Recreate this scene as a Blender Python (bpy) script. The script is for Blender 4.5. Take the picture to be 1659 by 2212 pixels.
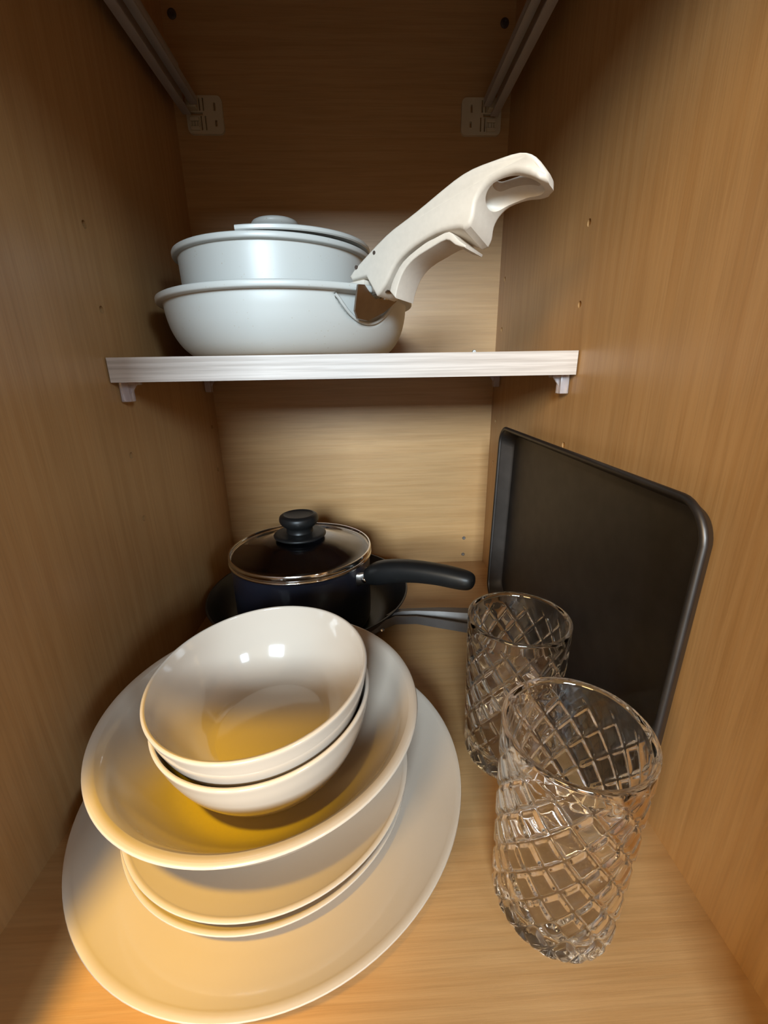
import bpy, bmesh, math, random
from mathutils import Vector, Matrix
for _o in list(bpy.data.objects): bpy.data.objects.remove(_o)
S = bpy.context.scene; C = S.collection
PI = math.pi

# ---------------------------------------------------------------- camera
cd = bpy.data.cameras.new('camera'); cam = bpy.data.objects.new('camera', cd); C.objects.link(cam)
cd.sensor_fit = 'HORIZONTAL'; cd.sensor_width = 36; cd.lens = 913.6/1659*36; cd.clip_start = .005
yaw, pit, rol = .04045, -.31644, -.01706
fw = Vector((math.sin(yaw)*math.cos(pit), math.cos(yaw)*math.cos(pit), math.sin(pit)))
r0 = Vector((math.cos(yaw), -math.sin(yaw), 0)); u0 = r0.cross(fw)
rr = r0*math.cos(rol)+u0*math.sin(rol); uu = u0*math.cos(rol)-r0*math.sin(rol)
m = Matrix((rr, uu, -fw)).transposed().to_4x4(); m.translation = (.19408, -.5742, .2697)
cam.matrix_world = m; S.camera = cam

# ---------------------------------------------------------------- light
S.view_settings.view_transform = 'Standard'; S.view_settings.look = 'None'
S.view_settings.gamma = 1; S.view_settings.use_curve_mapping = False
S.view_settings.exposure = -0.08
S.cycles.max_bounces = 32; S.cycles.transmission_bounces = 32; S.cycles.glossy_bounces = 12; S.cycles.diffuse_bounces = 6
wd = bpy.data.worlds.new('room_light'); S.world = wd; wd.use_nodes = True
bg = wd.node_tree.nodes['Background']; bg.inputs[0].default_value = (1, .64, .30, 1); bg.inputs[1].default_value = .54
def aim(o, target):
    d = Vector(target)-o.location; o.rotation_euler = d.to_track_quat('-Z', 'Y').to_euler()
def area(name, loc, target, sx, sy, power, col):
    l = bpy.data.lights.new(name, 'AREA'); l.shape = 'RECTANGLE'; l.size = sx; l.size_y = sy; l.energy = power; l.color = col
    o = bpy.data.objects.new(name, l); C.objects.link(o); o.location = loc; aim(o, target); return o
area('window_daylight', (-.20, -3.0, 1.02), (.18, -.2, .3), .8, .6, 142, (.72, .88, 1))
area('side_window_daylight', (1.7, -2.6, 1.15), (.18, -.2, .3), .40, .5, 24, (.62, .82, 1))
area('warm_fill', (-1.2, -2.3, 1.15), (.25, -.35, .2), .7, .7, 42, (1, .68, .30))  # warm fill light added to brighten the right wall
sl = bpy.data.lights.new('ceiling_spot', 'SPOT'); sl.energy = 260; sl.color = (1, .57, .0); sl.spot_size = math.radians(7.4); sl.spot_blend = .8; sl.shadow_soft_size = .065
so = bpy.data.objects.new('ceiling_spot', sl); C.objects.link(so); so.location = (-.05, -1.2, 1.9); aim(so, (.068, -.435, .03))

# ---------------------------------------------------------------- materials
def new_mat(name):
    mt = bpy.data.materials.new(name); mt.use_nodes = True
    return mt, mt.node_tree, mt.node_tree.nodes['Principled BSDF']
def plain(name, col, rough=.5, metal=0, ior=1.5, noise=.0, scale=40, bump=0, coat=0, spec=.5):
    mt, t, b = new_mat(name); N = t.nodes; L = t.links
    b.inputs['Base Color'].default_value = (*col, 1); b.inputs['Roughness'].default_value = rough; b.inputs['Metallic'].default_value = metal
    b.inputs['IOR'].default_value = ior; b.inputs['Coat Weight'].default_value = coat; b.inputs['Coat Roughness'].default_value = .05
    b.inputs['Specular IOR Level'].default_value = spec
    tc = N.new('ShaderNodeTexCoord'); nz = N.new('ShaderNodeTexNoise'); nz.inputs['Scale'].default_value = scale; nz.inputs['Detail'].default_value = 5
    L.new(tc.outputs['Object'], nz.inputs['Vector'])
    if noise:
        cr = N.new('ShaderNodeValToRGB'); cr.color_ramp.elements[0].position = .3; cr.color_ramp.elements[1].position = .7
        cr.color_ramp.elements[0].color = (*[c*(1-noise) for c in col], 1); cr.color_ramp.elements[1].color = (*[min(1, c*(1+noise)) for c in col], 1)
        L.new(nz.outputs['Fac'], cr.inputs[0]); L.new(cr.outputs[0], b.inputs['Base Color'])
    if bump:
        bp = N.new('ShaderNodeBump'); bp.inputs['Strength'].default_value = bump; bp.inputs['Distance'].default_value = .0005
        L.new(nz.outputs['Fac'], bp.inputs['Height']); L.new(bp.outputs[0], b.inputs['Normal'])
    return mt
def wood(name, axis, light, dark, rough=.38, contrast=1.0, freq=210):
    """maple-look laminate; axis = direction of the grain"""
    mt, t, b = new_mat(name); N = t.nodes; L = t.links
    tc = N.new('ShaderNodeTexCoord')
    def nz(sc, al, det, seed, dist=0):
        mp = N.new('ShaderNodeMapping'); s = [sc]*3; s[axis] = al; mp.inputs['Scale'].default_value = s; mp.inputs['Location'].default_value = (seed, seed*1.7, seed*.3)
        n = N.new('ShaderNodeTexNoise'); n.inputs['Scale'].default_value = 1; n.inputs['Detail'].default_value = det; n.inputs['Distortion'].default_value = dist
        L.new(tc.outputs['Object'], mp.inputs[0]); L.new(mp.outputs[0], n.inputs['Vector']); return n
    a = nz(freq, 7, 6, 1.3, .25); f = nz(900, 26, 3, 5.1); c = nz(22, 4, 3, 9.7, .4)
    r1 = N.new('ShaderNodeValToRGB'); e = r1.color_ramp.elements
    e[0].position = .36; e[0].color = (*dark, 1); e[1].position = .60; e[1].color = (*light, 1)
    L.new(a.outputs['Fac'], r1.inputs[0])
    def mul(colsock, n, lo, hi, p0, p1):
        mr = N.new('ShaderNodeMapRange'); mr.inputs['From Min'].default_value = p0; mr.inputs['From Max'].default_value = p1
        mr.inputs['To Min'].default_value = lo; mr.inputs['To Max'].default_value = hi; L.new(n.outputs['Fac'], mr.inputs['Value'])
        mx = N.new('ShaderNodeMix'); mx.data_type = 'RGBA'; mx.blend_type = 'MULTIPLY'; mx.inputs[0].default_value = 1
        L.new(colsock, mx.inputs[6]); L.new(mr.outputs[0], mx.inputs[7]); return mx.outputs[2]
    o = mul(r1.outputs[0], f, 1-.09*contrast, 1, .35, .55); o = mul(o, c, 1-.10*contrast, 1.03, .3, .7)
    L.new(o, b.inputs['Base Color']); b.inputs['Roughness'].default_value = rough
    bp = N.new('ShaderNodeBump'); bp.inputs['Strength'].default_value = .12; bp.inputs['Distance'].default_value = .0004
    L.new(f.outputs['Fac'], bp.inputs['Height']); L.new(bp.outputs[0], b.inputs['Normal'])
    return mt
WL, WD = (.48, .280, .118), (.435, .242, .095)
M_side = wood('maple_laminate_vertical_grain', 2, WL, WD)
M_cross = wood('maple_laminate_cross_grain', 0, WL, WD)
M_edge = wood('pale_edge_band', 0, (.60, .53, .475), (.45, .385, .335), .45, 1.0, 420)
M_ceramic = plain('cream_glazed_stoneware', (.52, .447, .37), .10, coat=.3)
M_enamel, _t, _b = new_mat('speckled_cream_coating')
def speckle():
    N = _t.nodes; L = _t.links; tc = N.new('ShaderNodeTexCoord')
    v = N.new('ShaderNodeTexVoronoi'); v.inputs['Scale'].default_value = 260; L.new(tc.outputs['Object'], v.inputs['Vector'])
    n = N.new('ShaderNodeTexNoise'); n.inputs['Scale'].default_value = 90; L.new(tc.outputs['Object'], n.inputs['Vector'])
    mm = N.new('ShaderNodeMath'); mm.operation = 'MULTIPLY_ADD'; mm.inputs[1].default_value = -.30; mm.inputs[2].default_value = .22; L.new(n.outputs['Fac'], mm.inputs[0])
    lt = N.new('ShaderNodeMath'); lt.operation = 'LESS_THAN'; L.new(v.outputs['Distance'], lt.inputs[0]); L.new(mm.outputs[0], lt.inputs[1])
    mx = N.new('ShaderNodeMix'); mx.data_type = 'RGBA'; mx.inputs[6].default_value = (.52, .525, .495, 1); mx.inputs[7].default_value = (.44, .40, .34, 1)
    L.new(lt.outputs[0], mx.inputs[0]); L.new(mx.outputs[2], _b.inputs['Base Color']); _b.inputs['Roughness'].default_value = .38
speckle()
M_handle = plain('matt_cream_plastic', (.62, .555, .47), .5, noise=.03, scale=300)
M_steel = plain('brushed_steel', (.55, .52, .48), .28, 1, noise=.06, scale=120)
M_darksteel = plain('smoked_steel', (.30, .25, .21), .30, 1, noise=.08, scale=120)
M_chrome = plain('polished_steel', (.75, .72, .68), .10, 1)
M_greysteel = plain('grey_cast_steel', (.17, .155, .145), .58, .85, noise=.08, scale=90)
M_bakelite = plain('black_bakelite', (.008, .008, .008), .42, noise=.1, scale=200, spec=.35)
M_navy = plain('navy_enamel', (.010, .011, .018), .32, noise=.08)
M_nonstick = plain('black_nonstick', (.012, .012, .013), .38, noise=.1, scale=150)
M_tray = plain('dark_nonstick_bakeware', (.085, .077, .072), .46, .92, noise=.12, scale=60, bump=.05)
M_runner = plain('white_painted_metal', (.36, .33, .31), .45, noise=.05)
M_bracket = plain('ivory_plastic', (.50, .42, .28), .5, noise=.05)
M_dark = plain('dark_screw', (.06, .04, .03), .6, noise=.1)
M_screw = plain('zinc_screw', (.55, .55, .53), .3, .9, noise=.1, scale=400)
def glass(name, col=(1, 1, 1), rough=0, ior=1.5):
    mt, t, b = new_mat(name); b.inputs['Base Color'].default_value = (*col, 1); b.inputs['Transmission Weight'].default_value = 1
    b.inputs['Roughness'].default_value = rough; b.inputs['IOR'].default_value = ior
    return mt
M_glass = glass('clear_pressed_glass', (.985, .98, .97)); M_lidglass = glass('lid_glass', (.93, .91, .88), 0, 1.45); M_clear = glass('clear_plastic', (.86, .80, .82), .25, 1.46)
M_clear.node_tree.nodes['Principled BSDF'].inputs['Transmission Weight'].default_value = .72

# ---------------------------------------------------------------- helpers
def obj(name, bm, mat, parent=None, smooth=None, loc=None):
    bmesh.ops.recalc_face_normals(bm, faces=bm.faces)
    me = bpy.data.meshes.new(name); bm.to_mesh(me); bm.free(); me.materials.append(mat)
    if smooth is not None:
        for p in me.polygons: p.use_smooth = True
        me.set_sharp_from_angle(angle=math.radians(smooth))
    o = bpy.data.objects.new(name, me); C.objects.link(o)
    if parent: o.parent = parent
    if loc: o.location = loc
    return o
def tag(o, label, cat, group=None):
    o['label'] = label; o['category'] = cat
    if group: o['group'] = group
    return o
def thing(name, label, cat, loc=(0, 0, 0), rot=(0, 0, 0), group=None):
    o = bpy.data.objects.new(name, None); C.objects.link(o); o.location = loc; o.rotation_euler = rot; o.empty_display_size = .02
    return tag(o, label, cat, group)
def struct(o): o['kind'] = 'structure'; return o
def box(bm, x0, x1, y0, y1, z0, z1, bev=0):
    r = bmesh.ops.create_cube(bm, size=1); vs = r['verts']
    for v in vs: v.co = Vector(((x0+x1)/2+v.co.x*(x1-x0), (y0+y1)/2+v.co.y*(y1-y0), (z0+z1)/2+v.co.z*(z1-z0)))
    if bev: bmesh.ops.bevel(bm, geom=list({e for v in vs for e in v.link_edges}), offset=bev, segments=2, affect='EDGES', profile=.5)
    return bm
def bx(*a, **k): return box(bmesh.new(), *a, **k)
def cyl(bm, p0, p1, r0, r1=None, n=20):
    p0, p1 = Vector(p0), Vector(p1); d = p1-p0; q = d.to_track_quat('Z', 'Y').to_matrix().to_4x4(); q.translation = (p0+p1)/2
    bmesh.ops.create_cone(bm, cap_ends=True, segments=n, radius1=r0, radius2=r0 if r1 is None else r1, depth=d.length, matrix=q); return bm
def rounded(prof, k=4, skip=()):
    """Catmull-Rom refinement of an open profile"""
    out = []
    for i in range(len(prof)-1):
        p0 = prof[max(i-1, 0)]; p1 = prof[i]; p2 = prof[i+1]; p3 = prof[min(i+2, len(prof)-1)]
        for j in range(k):
            t = j/k
            out.append(tuple(.5*((2*p1[a])+(-p0[a]+p2[a])*t+(2*p0[a]-5*p1[a]+4*p2[a]-p3[a])*t*t+(-p0[a]+3*p1[a]-3*p2[a]+p3[a])*t**3) for a in range(len(p1))))
    out.append(tuple(prof[-1])); return out
def lathe(prof, n=96, fn=None, closed=False):
    """revolve (r,z); points with r=0 become a pole; closed joins last to first"""
    bm = bmesh.new(); rings = []
    for i, (r, z) in enumerate(prof):
        if r < 1e-6: rings.append([bm.verts.new((0, 0, z))])
        else:
            rg = []
            for k in range(n):
                a = 2*PI*k/n; R, Z = (r, z) if fn is None else fn(r, z, a, i)
                rg.append(bm.verts.new((R*math.cos(a), R*math.sin(a), Z)))
            rings.append(rg)
    m = len(rings)
    for i in range(m if closed else m-1):
        A, B = rings[i], rings[(i+1) % m]
        for k in range(n):
            a, b = A[k % len(A)], A[(k+1) % len(A)]; c, d = B[(k+1) % len(B)], B[k % len(B)]
            vs = []
            for v in (a, b, c, d):
                if v not in vs: vs.append(v)
            if len(vs) >= 3:
                try: bm.faces.new(vs)
                except ValueError: pass
    return bm
def loft(secs):
    """secs: list of lists of points (same count); closed rings, capped"""
    bm = bmesh.new(); R = [[bm.verts.new(p) for p in s] for s in secs]; n = len(R[0])
    for A, B in zip(R, R[1:]):
        for k in range(n): bm.faces.new((A[k], A[(k+1) % n], B[(k+1) % n], B[k]))
    bm.faces.new(R[0][::-1]); bm.faces.new(R[-1]); return bm
def oval(c, a, b, ha, hb, n=20, ex=2.5):
    out = []
    for k in range(n):
        t = 2*PI*k/n; ct, st = math.cos(t), math.sin(t)
        out.append(Vector(c)+Vector(a)*(ha*math.copysign(abs(ct)**(2/ex), ct))+Vector(b)*(hb*math.copysign(abs(st)**(2/ex), st)))
    return out
def tube(pts, r, n=10, closed=False, ref=(0, 0, 1)):
    pts = [Vector(p) for p in pts]; secs = []
    for i, p in enumerate(pts):
        d = (pts[(i+1) % len(pts)]-pts[i-1]) if closed or 0 < i < len(pts)-1 else (pts[1]-pts[0] if i == 0 else pts[-1]-pts[-2])
        d.normalize(); a = d.cross(Vector(ref))
        if a.length < 1e-4: a = d.cross(Vector((1, 0, 0)))
        a.normalize(); b = d.cross(a)
        secs.append(oval(p, a, b, r, r, n, 2))
    if not closed: return loft(secs)
    bm = bmesh.new(); R = [[bm.verts.new(p) for p in s] for s in secs]
    for i in range(len(R)):
        A, B = R[i], R[(i+1) % len(R)]
        for k in range(n): bm.faces.new((A[k], A[(k+1) % n], B[(k+1) % n], B[k]))
    return bm
def boolean(o, cutter_bm, op='DIFFERENCE'):
    par = o.parent; o.parent = None; c = obj('cutter', cutter_bm, M_dark); md = o.modifiers.new('b', 'BOOLEAN'); md.operation = op; md.solver = 'EXACT'; md.object = c
    bpy.context.view_layer.update(); me = bpy.data.meshes.new_from_object(o.evaluated_get(bpy.context.evaluated_depsgraph_get()))
    o.modifiers.clear(); o.data = me; bpy.data.objects.remove(c); o.parent = par; return o
def prism(poly, half, bev=.002, seg=3, shear=0, wfn=None):
    """extrude a side profile (s,z) across l = -half..half; x=s, y=l, z=z"""
    bm = bmesh.new()
    A = [bm.verts.new((s, -half*(wfn(s) if wfn else 1), z)) for s, z in poly]; B = [bm.verts.new((s, half*(wfn(s) if wfn else 1), z)) for s, z in poly]
    f0 = bm.faces.new(A); f1 = bm.faces.new(B[::-1]); n = len(A)
    for k in range(n): bm.faces.new((A[k], B[k], B[(k+1) % n], A[(k+1) % n]))
    if bev:
        bmesh.ops.recalc_face_normals(bm, faces=bm.faces)
        bmesh.ops.bevel(bm, geom=list(f0.edges)+list(f1.edges), offset=bev, segments=seg, affect='EDGES', profile=.5, clamp_overlap=True)
    for v in bm.verts: v.co.z -= v.co.y*shear
    return bm

# ---------------------------------------------------------------- the cabinet
W, D, H, T = .364, .53, .70, .018
HY, HB, HZ, DZ = -.2177, -.021, .3733, .0549
def side_wall(name, x0, x1, xf):
    o = struct(obj(name, bx(x0, x1, -D, T, -T, H), M_side))
    c = bmesh.new()
    for y in (HY, HB):
        for i in (0, 1, 3, 4): cyl(c, (xf-.010, y, HZ-i*DZ), (xf+.010, y, HZ-i*DZ), .0027, n=16)
    return boolean(o, c)
side_wall('wall_left', -T, 0, 0)
side_wall('wall_right', W, W+T, W)
wb = struct(obj('wall_back', bx(0, W, 0, T, 0, H), M_cross))
def screw(x, z, r, mat):
    bm = lathe([(0, .0005), (r*.35, .0005), (r*.45, .0012), (r*.8, .0012), (r, .0006), (r, 0), (0, 0)], 16)
    bmesh.ops.rotate(bm, verts=bm.verts, cent=(0, 0, 0), matrix=Matrix.Rotation(PI/2, 3, 'X'))
    return obj('screw', bm, mat, wb, 40, (x, 0, z))
for x, z in ((.3365, .2943), (.3343, .0377), (.3341, .0118)): screw(x, z, .0026, M_screw)
for x, z in ((.0105, .6199), (.3526, .6166)): screw(x, z, .0045, M_dark)
struct(obj('floor', bx(0, W, -D, 0, -T, 0), M_cross))
struct(obj('ceiling', bx(-T, W+T, -D, T, H, H+T), M_cross))
# face frame around the opening; unseen panel above added to darken the top
struct(obj('trim_1', bx(-T, .034, -D-.019, -D, -T, H), M_side))
struct(obj('trim_2', bx(.335, W+T, -D-.019, -D, -T, H), M_side))
struct(obj('trim_3', bx(.034, .335, -D-.019, -D, .50, H), M_cross))

M_tiles = plain('unseen_kitchen_floor', (.10, .075, .055), .5, noise=.15, scale=6)
struct(obj('floor', bx(-3, 3.4, -5, -.02-D, -.16, -.14), M_tiles))  # unseen floor, added dark to block world light from below

# ---------------------------------------------------------------- shelf and its supports
ZS, SD = .2844, .2277
sh = thing('shelf', 'pale maple laminate shelf carrying the cream pans', 'shelf', (W/2, -SD/2, ZS-T))
obj('board', bx(-W/2+.0012, W/2-.0012, -SD/2+.0008, SD/2-.001, 0, T), M_cross, sh)
obj('edge_strip', bx(-W/2+.0012, W/2-.0012, -SD/2, -SD/2+.0008, 0, T), M_edge, sh)['label'] = 'whitish wood-grain edge band on the shelf front'
def shelf_support(loc, sx, label):
    t = thing('shelf_support', label, 'shelf support', loc, (0, 0, 0), 'clear plastic shelf supports')
    bm = bx(0, .0022, -.0045, .0045, -.0135, 0); 
    for v in bm.verts: v.co.x *= sx
    # hollow post of the bracket
    bm.free(); bm = bmesh.new()
    x = lambda a, b: (min(a*sx, b*sx), max(a*sx, b*sx))
    box(bm, *x(.0008, .0078), -.0045, .0045, -.0150, -.0001, .0006)
    obj('post', bm, M_clear, t, 40)
    obj('shelf_plate', bx(*x(.0079, .0150), -.0045, .0045, -.0022, -.0001, bev=.0004), M_clear, t, 40)
    g = bmesh.new(); P = [(.0079, -.0023), (.0125, -.0023), (.0079, -.0085)]
    A = [g.verts.new((a*sx, -.0008, b)) for a, b in P]; B = [g.verts.new((a*sx, .0008, b)) for a, b in P]
    g.faces.new(A); g.faces.new(B[::-1])
    for k in range(3): g.faces.new((A[k], B[k], B[(k+1) % 3], A[(k+1) % 3]))
    obj('gusset', g, M_clear, t)
    return t
zp = ZS-T
shelf_support((0.0006, HY+.004, zp), 1, 'clear plastic shelf support under the front shelf corner on the wall behind the plates')
shelf_support((W-.0006, HY+.004, zp), -1, 'clear plastic shelf support under the front shelf corner above the baking tray')
shelf_support((0.0006, HB-.006, zp), 1, 'clear plastic shelf support deep under the shelf above the black saucepan')
shelf_support((W-.0006, HB-.006, zp), -1, 'clear plastic shelf support deep under the shelf where the tray ends')

# ---------------------------------------------------------------- drawer runners and rear brackets
def runner(x0, sx, label):
    t = thing('drawer_runner', label, 'drawer runner', (x0, -.26, .53), (0, 0, 0), 'drawer runners above the shelf')
    x = lambda a, b: (min(a*sx, b*sx), max(a*sx, b*sx))
    b = bmesh.new(); box(b, *x(0, .0085), -.255, .244, 0, .002, .0005); box(b, *x(0, .002), -.255, .244, .0021, .042)
    obj('outer_rail', b, M_runner, t, 40)
    b = bmesh.new(); box(b, *x(.0087, .0165), -.255, .243, .008, .010, .0005); box(b, *x(.0153, .0165), -.255, .243, .0101, .0150)
    obj('inner_rail', b, M_runner, t, 40)
    return t
runner(.0135, 1, 'grey-white metal drawer runner high on the wall beside the plates')
runner(.3465, -1, 'grey-white metal drawer runner high on the wall the tray leans against')
def bracket(x0, x1, flip, label):
    w = x1-x0; h = .0335; t = thing('runner_bracket', label, 'bracket', ((x0+x1)/2, 0, .536), (0, 0, 0), 'plastic brackets at the runner ends')
    def rr_poly(hw, hh, r, n=6):
        out = []
        for cx, cy, a0 in ((hw-r, hh-r, 0), (-hw+r, hh-r, 90), (-hw+r, -hh+r, 180), (hw-r, -hh+r, 270)):
            for k in range(n+1):
                a = math.radians(a0+90*k/n); out.append((cx+r*math.cos(a), cy+r*math.sin(a)))
        return out
    P = rr_poly(w/2, h/2, .005); bm = bmesh.new()
    A = [bm.verts.new((x, -.0001, z)) for x, z in P]; B = [bm.verts.new((x, -.0035, z)) for x, z in P]
    bm.faces.new(A); bm.faces.new(B[::-1])
    for k in range(len(P)): bm.faces.new((A[k], B[k], B[(k+1) % len(P)], A[(k+1) % len(P)]))
    o = obj('plate', bm, M_bracket, t)
    c = bmesh.new(); f = -1 if flip else 1
    # slots and screw holes cut through the plate
    for sx_, z0, z1, ww in ((-.004, -.0135, -.001, .0014), (.0005, -.0135, -.001, .0014), (-.0045, .0035, .0145, .0014), (-.0005, .0035, .0145, .0014), (.0115, -.010, -.0045, .0022), (.0112, .0035, .0105, .0022)):
        box(c, sx_*f-ww/2, sx_*f+ww/2, -.006, .0015, z0, z1)
    box(c, min(-.015*f, -.002*f), max(-.015*f, -.002*f), -.006, .0015, -.0005, .0022)
    boolean(o, c)
    b = bmesh.new(); xs = (-.0155*f, -.006*f)
    box(b, min(xs), max(xs), -.0125, -.0036, .0030, .0125, .0008); obj('socket', b, M_bracket, t)
    for z in (-.0045, -.0125):
        b = bmesh.new(); box(b, min(xs), max(xs), -.0065, -.0036, z-.0016, z+.0016, .0005); obj('rib', b, M_bracket, t)
    for k in range(4):
        b = bmesh.new(); xx = (-.015+k*.003)*f; box(b, xx-.0007, xx+.0007, -.0055, -.0036, -.0105, -.0065); obj('rib', b, M_bracket, t)
    return t
bracket(.0130, .0515, False, 'ivory plastic runner bracket on the back panel, above the lidded cream pot')
bracket(.3097, .3535, True, 'ivory plastic runner bracket on the back panel, above the raised pan handle')

# ---------------------------------------------------------------- cream pans on the shelf
PA = math.radians(-46)                       # direction of the detachable handle
pan = thing('frying_pan', 'wide cream coated pan without fixed handle, lower of the two on the shelf', 'pan', (.1255, -.122, ZS+.0002))
def dent(r, z, a, i):
    d = (a-PA+PI) % (2*PI)-PI; l = d*.1165+.002
    lo = .0235+.0185*min(1, abs(l/.033))**2.2
    if i < NOUT and z > lo-.003 and abs(l) < .036:
        e = min(1, max(0, (z-lo+.003)/.006)); e *= min(1, max(0, (.036-abs(l))/.005)); e = e*e*(3-2*e)
        r -= .0075*e*min(1, max(0, (z-.012)/.02))
    return r, z
outer = rounded([(.080, .0), (.0885, .0012), (.0965, .0065), (.1025, .0140), (.1072, .0240), (.1098, .0350), (.1106, .0430)], 7)+[(.1108, .0444), (.1112, .0447), (.1150, .0448), (.1161, .0452), (.1165, .0460), (.1165, .0486), (.1161, .0495), (.1150, .0500), (.1130, .0500)]
NOUT = len(outer)+1-9
inner = rounded([(.1095, .0494), (.1080, .0440), (.1060, .0340), (.1020, .0210), (.0950, .0100), (.0850, .0045), (.0700, .0032)], 3)
obj('body', lathe([(0, 0)]+outer+inner+[(0, .003)], 288, dent), M_enamel, pan, 50)
# lip round the recess for the clip-on handle
lip = []
for k in range(25):
    l = -.034+.067*k/24; a = PA+(l-.002)/.1165; z = .0238+.0185*min(1, abs(l/.033))**2.2
    zt = [(.0965, .0065), (.1025, .0140), (.1072, .0240), (.1100, .0350), (.1112, .0440), (.1118, .05)]
    for (ra, za), (rb, zb) in zip(zt, zt[1:]):
        if za <= z <= zb: R = ra+(rb-ra)*(z-za)/(zb-za)
    lip.append((R*math.cos(a), R*math.sin(a), z))
obj('recess_lip', tube(lip, .0013, 8), M_enamel, pan, 60)

pot = thing('cooking_pot', 'smaller cream coated pot nested in the wide cream pan', 'pot', (.1139, -.115, ZS+.0052))
pr = rounded([(.066, 0), (.0745, .0015), (.080, .008), (.0828, .020), (.0845, .045), (.0853, .0770)], 5)+[(.0855, .0786), (.0860, .0789), (.0886, .0790), (.0896, .0794), (.0899, .0802), (.0899, .0825), (.0895, .0833), (.0885, .0838), (.0868, .0838)]
pi_ = rounded([(.0845, .0830), (.0836, .0750), (.0822, .045), (.0803, .020), (.0770, .010), (.068, .0045)], 3)
obj('body', lathe([(0, 0)]+pr+pi_+[(0, .004)], 128), M_enamel, pot, 50)
lid = thing('pot_lid', 'flat cream lid with low round knob and cut-off side on the cream pot', 'lid', (.1165, -.113, ZS+.0912), (math.radians(.5), math.radians(-1.3), 0))
bm = lathe([(0, 0), (.080, 0), (.0860, .0003), (.0868, .0012), (.0868, .0034), (.0860, .0042), (.084, .0045), (.060, .0050), (.030, .0055), (0, .0056)], 128)
lo = obj('disc', bm, M_enamel, lid, 40); c = bmesh.new(); box(c, -.0200, .2, -.2, .2, -.05, .05)
# the lid ends in a straight edge where the handle passes
c.free(); c = bmesh.new(); box(c, -.2, -.0170, -.2, -.030, -.05, .05); boolean(lo, c)
for p in lo.data.polygons: p.use_smooth = True
lo.data.set_sharp_from_angle(angle=math.radians(40))
obj('knob', lathe([(0, .0050), (.0120, .0050)]+rounded([(.0115, .0100), (.0125, .0170), (.0185, .0220), (.0215, .0255), (.0205, .0285), (.0160, .0300)], 3)+[(0, .0305)], 48), M_enamel, lid, 45)

hd = thing('detachable_handle', 'cream clip-on pan handle with hanging hole rising from the wide pan', 'handle', (.1255, -.122, ZS), (0, 0, PA))
def wg(s):
    if s > .234: return max(.35, math.sqrt(max(0, 1-((s-.234)/.0178)**2)))
    return 1.0 if s > .16 else .86+.14*max(0, (s-.11)/.05)
def roll(o):
    for v in o.data.vertices:
        k = min(1, max(0, (v.co.x-.165)/.05)); v.co.z -= v.co.y*(.10+.26*k*k*(3-2*k))
top = rounded([(.0963, .0571), (.1068, .0641), (.1372, .0776), (.1579, .0833), (.1809, .0899), (.2013, .0941), (.2202, .0945), (.2371, .0938), (.2452, .0913), (.2511, .0854)], 3)
bot = [(.2513, .0811)]+rounded([(.2480, .0815), (.2400, .0840), (.2319, .0857), (.2207, .0850), (.2140, .0815), (.2105, .0765), (.2095, .0700), (.2072, .0658)], 3)+rounded([(.2030, .0648), (.1972, .0672), (.1814, .0689), (.1640, .0658), (.1476, .0585), (.1366, .0468), (.1285, .0405)], 3)+[(.1262, .0400), (.1155, .0543), (.0998, .0535)]
g = obj('grip', prism(top+bot, .0125, .0042, 5, 0, wg), M_handle, hd)
c = bmesh.new()
sl_ = []
for z in (.06, .12):
    sl_.append([Vector((.2300+(.0105 if abs(t) < 90 else -.0105)+.0042*math.cos(math.radians(t)), .0042*math.sin(math.radians(t)), z)) for t in range(-170, 190, 20)])
g2 = loft(sl_); boolean(g, g2)
# scooped underside of the grip end
c.free(); c = bmesh.new(); bmesh.ops.create_uvsphere(c, u_segments=40, v_segments=20, radius=1, matrix=Matrix.Translation((.2270, 0, .0835)) @ Matrix.Rotation(math.radians(4), 4, 'Y') @ Matrix.Diagonal((.0200, .0100, .0068, 1)))
boolean(g, c); roll(g)
for p in g.data.polygons: p.use_smooth = True
g.data.set_sharp_from_angle(angle=math.radians(38))
lv_o = rounded([(.2040, .0592), (.1985, .0630), (.1911, .0690), (.1800, .0678), (.1700, .0658), (.1528, .0588), (.1432, .0490), (.1395, .0415)], 3)
lv_i = rounded([(.1450, .0365), (.1475, .0440), (.1530, .0525), (.1620, .0585), (.1760, .0625), (.1890, .0650), (.1960, .0608), (.2035, .0578)], 3)
obj('trigger', prism(lv_o+lv_i, .0105, .0011, 3, .10), M_handle, hd, 38)
# steel jaw gripping the rim from outside, dark hinge block behind it
jaw = [(-.0262, .0475), (-.0255, .0403), (-.0242, .0310), (-.0196, .0258), (-.0086, .0250), (.0074, .0320), (.0185, .0405), (.0150, .0440), (.0030, .0440), (.0, .0410), (-.0060, .0400), (-.0110, .0425), (-.0200, .0480)]
b = bmesh.new(); A = [b.verts.new((.1125+.012*min(1, max(0, (z-.025)/.03)), l, z)) for l, z in jaw]; B = [b.verts.new((.1142+.012*min(1, max(0, (z-.025)/.03)), l, z)) for l, z in jaw]
fa = b.faces.new(A); fb = b.faces.new(B[::-1])
for k in range(len(A)): b.faces.new((A[k], B[k], B[(k+1) % len(A)], A[(k+1) % len(A)]))
bmesh.ops.triangulate(b, faces=[fa, fb])
obj('jaw', b, M_darksteel, hd)['label'] = 'dark steel clamp jaw'
obj('upper_jaw', bx(.0905, .1120, -.0100, .0100, .0504, .0545, bev=.0012), M_handle, hd, 40)
obj('hinge_block', bx(.1172, .1335, -.0070, .0070, .0430, .0560, bev=.001), M_darksteel, hd)
b = bmesh.new(); cyl(b, (.120, .004, .0425), (.120, .0075, .0425), .0022, n=14); obj('rivet', b, M_chrome, hd, 40)
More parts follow.
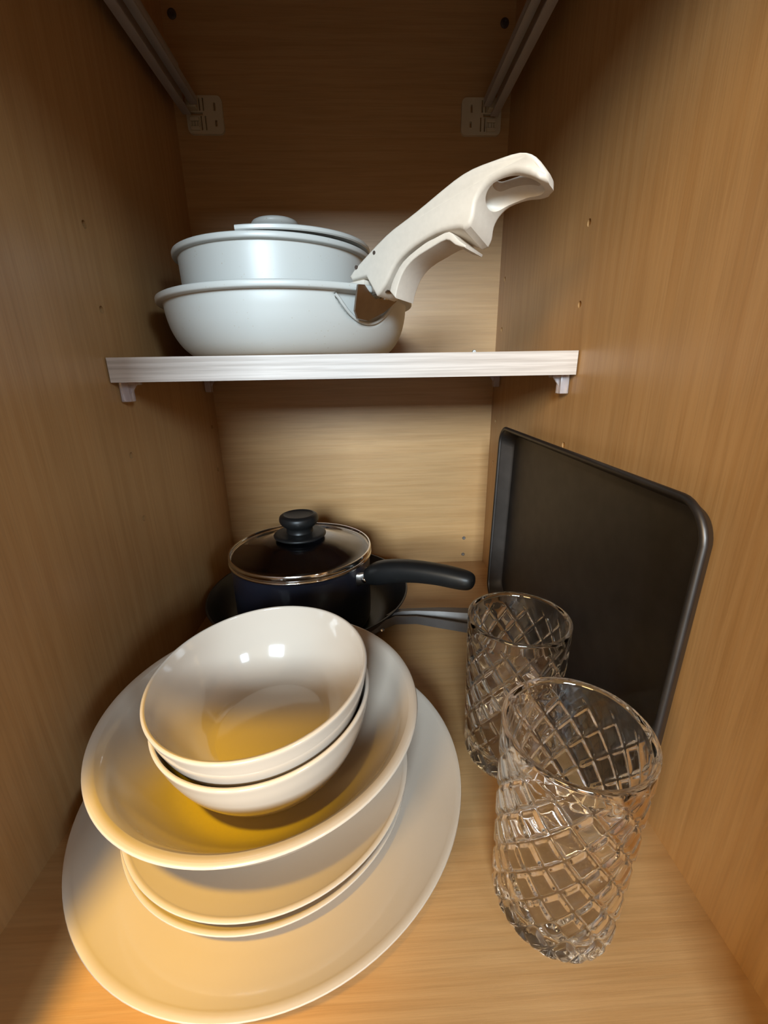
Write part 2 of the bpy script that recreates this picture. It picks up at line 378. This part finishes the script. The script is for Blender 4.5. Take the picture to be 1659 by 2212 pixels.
for s, z in ((.1254, .0687), (.1056, .0624)):
    b = bmesh.new(); cyl(b, (s, -.0117, z+.001), (s, .0117, z-.001), .0013, n=14); obj('pin', b, M_dark, hd, 40)
obj('release_button', prism([(.1330, .0758), (.1365, .0800), (.1460, .0845), (.1500, .0830), (.1480, .0800)], .0055, .001, 2), M_handle, hd, 40)

# ---------------------------------------------------------------- black pan and saucepan at the back
fp = thing('frying_pan', 'large black non-stick frying pan under the saucepan', 'pan', (.1243, -.1296, .0002))
fo = rounded([(.078, 0), (.086, .001), (.094, .006), (.102, .016), (.1095, .029), (.1122, .0335)], 5)+[(.1133, .0348), (.1130, .0358), (.1115, .0358)]
fi = rounded([(.1100, .0335), (.1070, .029), (.0995, .016), (.0915, .0075), (.084, .0040), (.076, .0032)], 4)
obj('body', lathe([(0, 0)]+fo+fi+[(0, .003)], 128), M_nonstick, fp, 50)
# channel-section steel handle, flared at the pan
secs = []
for xf, yf, xn, yn, zt, dp in ((.0955, -.0525, .0645, -.0870, .0325, .011), (.1000, -.0532, .0760, -.0777, .0332, .011), (.1080, -.0537, .0938, -.0690, .0338, .010), (.1200, -.0540, .1162, -.0706, .0340, .010), (.1420, -.0544, .1386, -.0780, .0340, .011),
        (.1700, -.0575, .1643, -.0880, .0340, .011), (.1900, -.0630, .1860, -.0930, .0335, .010), (.2030, -.0690, .2000, -.0940, .0330, .008), (.2100, -.0750, .2085, -.0890, .0325, .005)):
    F = Vector((xf, yf, zt)); N_ = Vector((xn, yn, zt)); d = (N_-F).normalized(); dn = Vector((0, 0, -1)); w_ = (N_-F).length*.34
    secs.append([F, F+d*w_, F+d*(w_+.003)+dn*(dp-.0014), N_-d*.004+dn*(dp-.0014), N_-d*.0016, N_, N_-d*.002+dn*dp, F+d*.001+dn*dp])
fh = obj('handle', loft(secs), M_greysteel, fp, 35); fh['label'] = 'grey steel channel-shaped handle'
for y in (-.060, -.084):
    b = lathe([(0, .0022), (.0018, .0020), (.0030, .0010), (.0034, 0), (0, 0)], 16); obj('rivet', b, M_chrome, fh, 50, (.0985, -.0625, .0235) if y > -.07 else (.0800, -.0762, .0242))

sp = thing('saucepan', 'navy saucepan with black curved handle standing in the black frying pan', 'saucepan', (.1202, -.1417, .0036))
so_ = rounded([(.064, 0), (.0705, .0012), (.0735, .006), (.0742, .016), (.0744, .05), (.0746, .078)], 5)+[(.0752, .0795)]
si_ = [(.0735, .0800), (.0725, .0785)]+rounded([(.0722, .07), (.0720, .03), (.0712, .012), (.0680, .0055), (.060, .0035)], 3)
obj('body', lathe([(0, 0)]+so_+si_+[(0, .003)], 128), M_navy, sp, 50)
obj('rim', lathe([(.0733+.0019*(1+math.cos(2*PI*k/10))-.0004, .0809+.0016*math.sin(2*PI*k/10)) for k in range(10)], 128, closed=True), M_chrome, sp, 80)
SA = math.radians(-28); e_ = Vector((math.cos(SA), math.sin(SA), 0)); n_ = Vector((-math.sin(SA), math.cos(SA), 0)); Zv = Vector((0, 0, 1))
cl = rounded([(.0835, .0685, .010, .0085), (.092, .0728, .0115, .0115), (.104, .0775, .0118, .0120), (.120, .0815, .0112, .0112), (.138, .0840, .0108, .0104), (.158, .0850, .0104, .0098), (.176, .0845, .0100, .0094), (.186, .0840, .0088, .0082), (.1905, .0837, .0060, .0056), (.1920, .0836, .0018, .0016)], 4)
secs = []
for i, (s, z, hw, hh) in enumerate(cl):
    q0 = cl[max(i-1, 0)]; q1 = cl[min(i+1, len(cl)-1)]; d = (e_*(q1[0]-q0[0])+Zv*(q1[1]-q0[1])).normalized(); up = n_.cross(d)*-1
    secs.append(oval(e_*s+Zv*z, n_, up, hw, hh, 24, 2.4))
obj('handle', loft(secs), M_bakelite, sp, 45)
b = bmesh.new(); secs = [oval(e_*s+Zv*z, n_, Zv, hw, hh, 16, 4) for s, z, hw, hh in ((.0738, .066, .011, .0085), (.077, .0665, .010, .008), (.0800, .0675, .0078, .0078), (.0845, .0690, .0074, .0074))]
b.free(); br = obj('handle_bracket', loft(secs), M_steel, sp, 40)
b = lathe([(0, .0018), (.0015, .0016), (.0027, .0007), (.003, 0), (0, 0)], 16); rv = obj('rivet', b, M_chrome, br, 50, tuple(e_*.0812-n_*.0082+Zv*.067))
rv.rotation_euler = (-n_).to_track_quat('Z', 'Y').to_euler()

sd = thing('glass_lid', 'domed glass lid with steel ring and black knob on the saucepan', 'lid', (.1202, -.1417, .0866))
dome_o = rounded([(0.0085, .0183), (.020, .0172), (.036, .0138), (.052, .0085), (.065, .0048), (.0742, .0040)], 4)
dome_i = [(r, z-.0030) for r, z in dome_o][::-1]
obj('glass', lathe(dome_o+dome_i, 128, closed=True), M_lidglass, sd, 45)
obj('steel_ring', lathe([(.0742, .0042), (.0744, .0056), (.0757, .0055), (.0763, .0042), (.0764, .0018), (.0756, .0004), (.0742, .0002), (.0738, .0009), (.0752, .0018), (.0754, .0040)], 128, closed=True), M_chrome, sd, 50)
kn = rounded([(.0235, .0205), (.0272, .0212), (.0285, .0228), (.0268, .0246), (.0200, .0252)], 3)+rounded([(.0148, .0262), (.0142, .0290), (.0150, .0322), (.0182, .0350), (.0207, .0385), (.0212, .0420), (.0200, .0455), (.0165, .0472), (.0150, .0468), (.0128, .0462)], 4)+[(0, .0458)]
kn = [(r*.98, .0175+(z-.0205)*.93) for r, z in kn]
obj('knob', lathe([(0, .0150), (.0085, .0150), (.0085, .0174)]+kn, 64), M_bakelite, sd, 45)

# ---------------------------------------------------------------- plates and bowls
def plate_bm(R, h, rim, well, foot, th=.0042):
    """coupe plate: foot ring, gently rising wall, rounded rim"""
    o = [(0, .0022), (foot-.006, .0022), (foot-.0045, .0004), (foot-.003, 0), (foot-.001, 0), (foot+.001, .0012)]
    o += rounded([(foot+.004, .0040), (R*.86, h-.0085), (R*.95, h-.0050), (R*.992, h-.0022)], 4)+[(R, h-.0010), (R*.998, h-.0002), (R-.0018, h)]
    o += rounded([(R*t, well+(h-.0004-well)*((t-.5)/.48)**1.8) for t in (.965, .93, .86, .78, .70, .62, .55)]+[(R*.45, well)], 3)+[(0, well)]
    return lathe(o, 128)
def one(name, bm, label, cat, loc, rot=(0, 0, 0), group=None):
    o = obj(name, bm, M_ceramic, None, 60); o.location = loc; o.rotation_euler = rot; return tag(o, label, cat, group)
one('dinner_plate', plate_bm(.1183, .0240, 0, .0140, .070), 'large cream dinner plate at the bottom of the dish stack', 'plate', (.1313, -.3562, .0003))
one('side_plate', plate_bm(.0838, .0185, 0, .0068, .052), 'lower of two cream side plates, lying on the dinner plate', 'plate', (.1294, -.3672, .0146), group='cream side plates')
one('side_plate', plate_bm(.0838, .0185, 0, .0068, .052), 'upper of two cream side plates, right under the wide bowl', 'plate', (.1306, -.3668, .0225), group='cream side plates')
def bowl_bm(pts_o, pts_i, foot):
    o = [(0, .0025), (foot-.006, .0025), (foot-.0045, .0005), (foot-.003, 0), (foot-.001, 0), (foot, .001)]+rounded(pts_o, 5)+rounded(pts_i, 5)
    return lathe(o+[(0, pts_i[-1][1])], 144)
one('pasta_bowl', bowl_bm([(.0455, .003), (.058, .0085), (.072, .0200), (.083, .0340), (.0890, .0445), (.0918, .0486), (.0932, .0498), (.0934, .0506), (.0929, .0513), (.0915, .0515)],
    [(.0884, .0509), (.0842, .0460), (.0790, .0365), (.0690, .0225), (.0580, .0118), (.0480, .0068), (.040, .0059), (.030, .0057)], .045), 'wide shallow cream bowl holding the two small bowls', 'bowl', (.1276, -.3604, .0303))
def cereal():
    k = 1.0
    return bowl_bm(*[[(r, z*.965) for r, z in q] for q in ([(.032, .003), (.0395, .0075), (.0480, .0165), (.0552, .0300), (.0595, .0430), (.0613, .0515), (.0621, .0555), (.0618, .0566), (.0610, .0570)],
        [(.0600, .0566), (.0588, .0515), (.0568, .0430), (.0522, .0300), (.0450, .0185), (.0385, .0125), (.0345, .0105), (.031, .0100), (.018, .0097)])], .032)
def tilt(nx, ny): return Vector((nx, ny, 1)).normalized().to_track_quat('Z', 'Y').to_euler()
def seat(c, nx, ny, hgt):
    n = Vector((nx, ny, 1)).normalized(); return tuple(Vector(c)-n*hgt)
one('cereal_bowl', cereal(), 'lower of two small cream bowls, standing in the wide bowl', 'bowl', seat((.12985, -.3660, .0938), -.052, -.050, .055), tilt(-.052, -.050), 'small cream bowls')
one('cereal_bowl', cereal(), 'upper of two small cream bowls, empty, on top of the dish stack', 'bowl', seat((.1290, -.3662, .1100), -.052, -.050, .055), tilt(-.052, -.050), 'small cream bowls')

# ---------------------------------------------------------------- diamond-cut glasses
def tumbler():
    H_, N_, P_ = .1150, 14, .0205; n = N_*20; rows = 150
    def r_out(z): return .0308+.0026*(z/H_)+(-.0040*(1-z/.006)**2 if z < .006 else 0)
    prof = [(0, .0)]+[(r_out(H_*k/rows), H_*k/rows) for k in range(rows-1)]
    nout = len(prof)
    prof += [(r_out(H_)-.0002, H_-.0004), (r_out(H_)-.0010, H_), (r_out(H_)-.0022, H_-.0003)]
    prof += [(r_out(z)-.0030-(.0012 if z < .02 else 0), z) for z in (.112, .10, .08, .06, .04, .022, .016)]+[(.0235, .0118), (.018, .0105), (0, .0100)]
    def cut(r, z, a, i):
        if i == 0 or i >= nout: return r, z
        u = a*N_/(2*PI)+z/P_; v = a*N_/(2*PI)-z/P_
        fu, fv = abs(u-round(u)), abs(v-round(v))
        mk = min(1, max(0, (.1075-z)/.007))*min(1, max(0, (z-.0015)/.004))
        gr = max(1-fu/.16, 1-fv/.16, 0)
        pil = math.cos(PI*(u-math.floor(u)-.5))*math.cos(PI*(v-math.floor(v)-.5))
        return r-mk*(.0012*gr)+mk*.0003*pil, z
    return lathe(prof, n, cut)
tb = tumbler()
g1 = obj('drinking_glass', tb, M_glass, None, 60); g1.location = (.2868, -.4248, .0002)
tag(g1, 'clear diamond-cut tumbler in front of its twin, beside the plates', 'glass', 'diamond-cut tumblers')
g2_ = g1.copy(); C.objects.link(g2_); g2_.location = (.2925, -.3325, .0002); g2_.rotation_euler = (0, 0, .12)
tag(g2_, 'clear diamond-cut tumbler behind its twin, close to the baking tray', 'glass', 'diamond-cut tumblers')

# ---------------------------------------------------------------- baking tray against the wall
def rrect(hw, hh, r, n=8):
    out = []
    for cx, cy, a0 in ((hw-r, hh-r, 0), (-hw+r, hh-r, 90), (-hw+r, -hh+r, 180), (hw-r, -hh+r, 270)):
        for k in range(n+1):
            a = math.radians(a0+90*k/n); out.append((cx+r*math.cos(a), cy+r*math.sin(a)))
    return out
HL, HH = .1570, .1055
bt = thing('baking_tray', 'dark non-stick baking tray leaning upright against the side wall', 'baking tray', (.3435, -.2525, .0012), (0, math.radians(.85), 0))
def bowed(y, z): return y+(.0095*(z/HH)**2*max(0, -y/HL)**2 if y < 0 else 0)
def ring(inset, depth, r, bow=0):
    # x = depth towards the wall, y along the tray, z up; the front edge is slightly bowed
    return [Vector((depth, bowed(y, z)+(.5*depth*(-y/HL)**8 if y < 0 else 0), z+HH)) for y, z in rrect(HL-inset, HH-inset, r)]
secs = [ring(.0030, .0006, .017), ring(.0048, .0024, .0165), ring(.0090, .0130, .0150), ring(.0105, .0148, .014), ring(.0140, .0156, .012),
        ring(.0140, .0168, .012), ring(.0096, .0160, .0150), ring(.0076, .0132, .0160), ring(.0038, .0028, .0170), ring(.0022, .0012, .018)]
b = bmesh.new(); Rg = [[b.verts.new(p) for p in s] for s in secs]; n = len(Rg[0])
for i in (0, 1, 2, 3, 5, 6, 7, 8):
    A, B = Rg[i], Rg[i+1]
    for k in range(n): b.faces.new((A[k], A[(k+1) % n], B[(k+1) % n], B[k]))
A, B = Rg[9], Rg[0]
for k in range(n): b.faces.new((A[k], A[(k+1) % n], B[(k+1) % n], B[k]))
b.faces.new(Rg[4]); b.faces.new(Rg[5][::-1])
obj('pan', b, M_tray, bt, 35)
obj('rolled_rim', tube([Vector((.0010, bowed(y, z), z+HH)) for y, z in rrect(HL-.0018, HH-.0018, .018)], .0020, 10, True, (1, 0, 0)), M_tray, bt, 60)
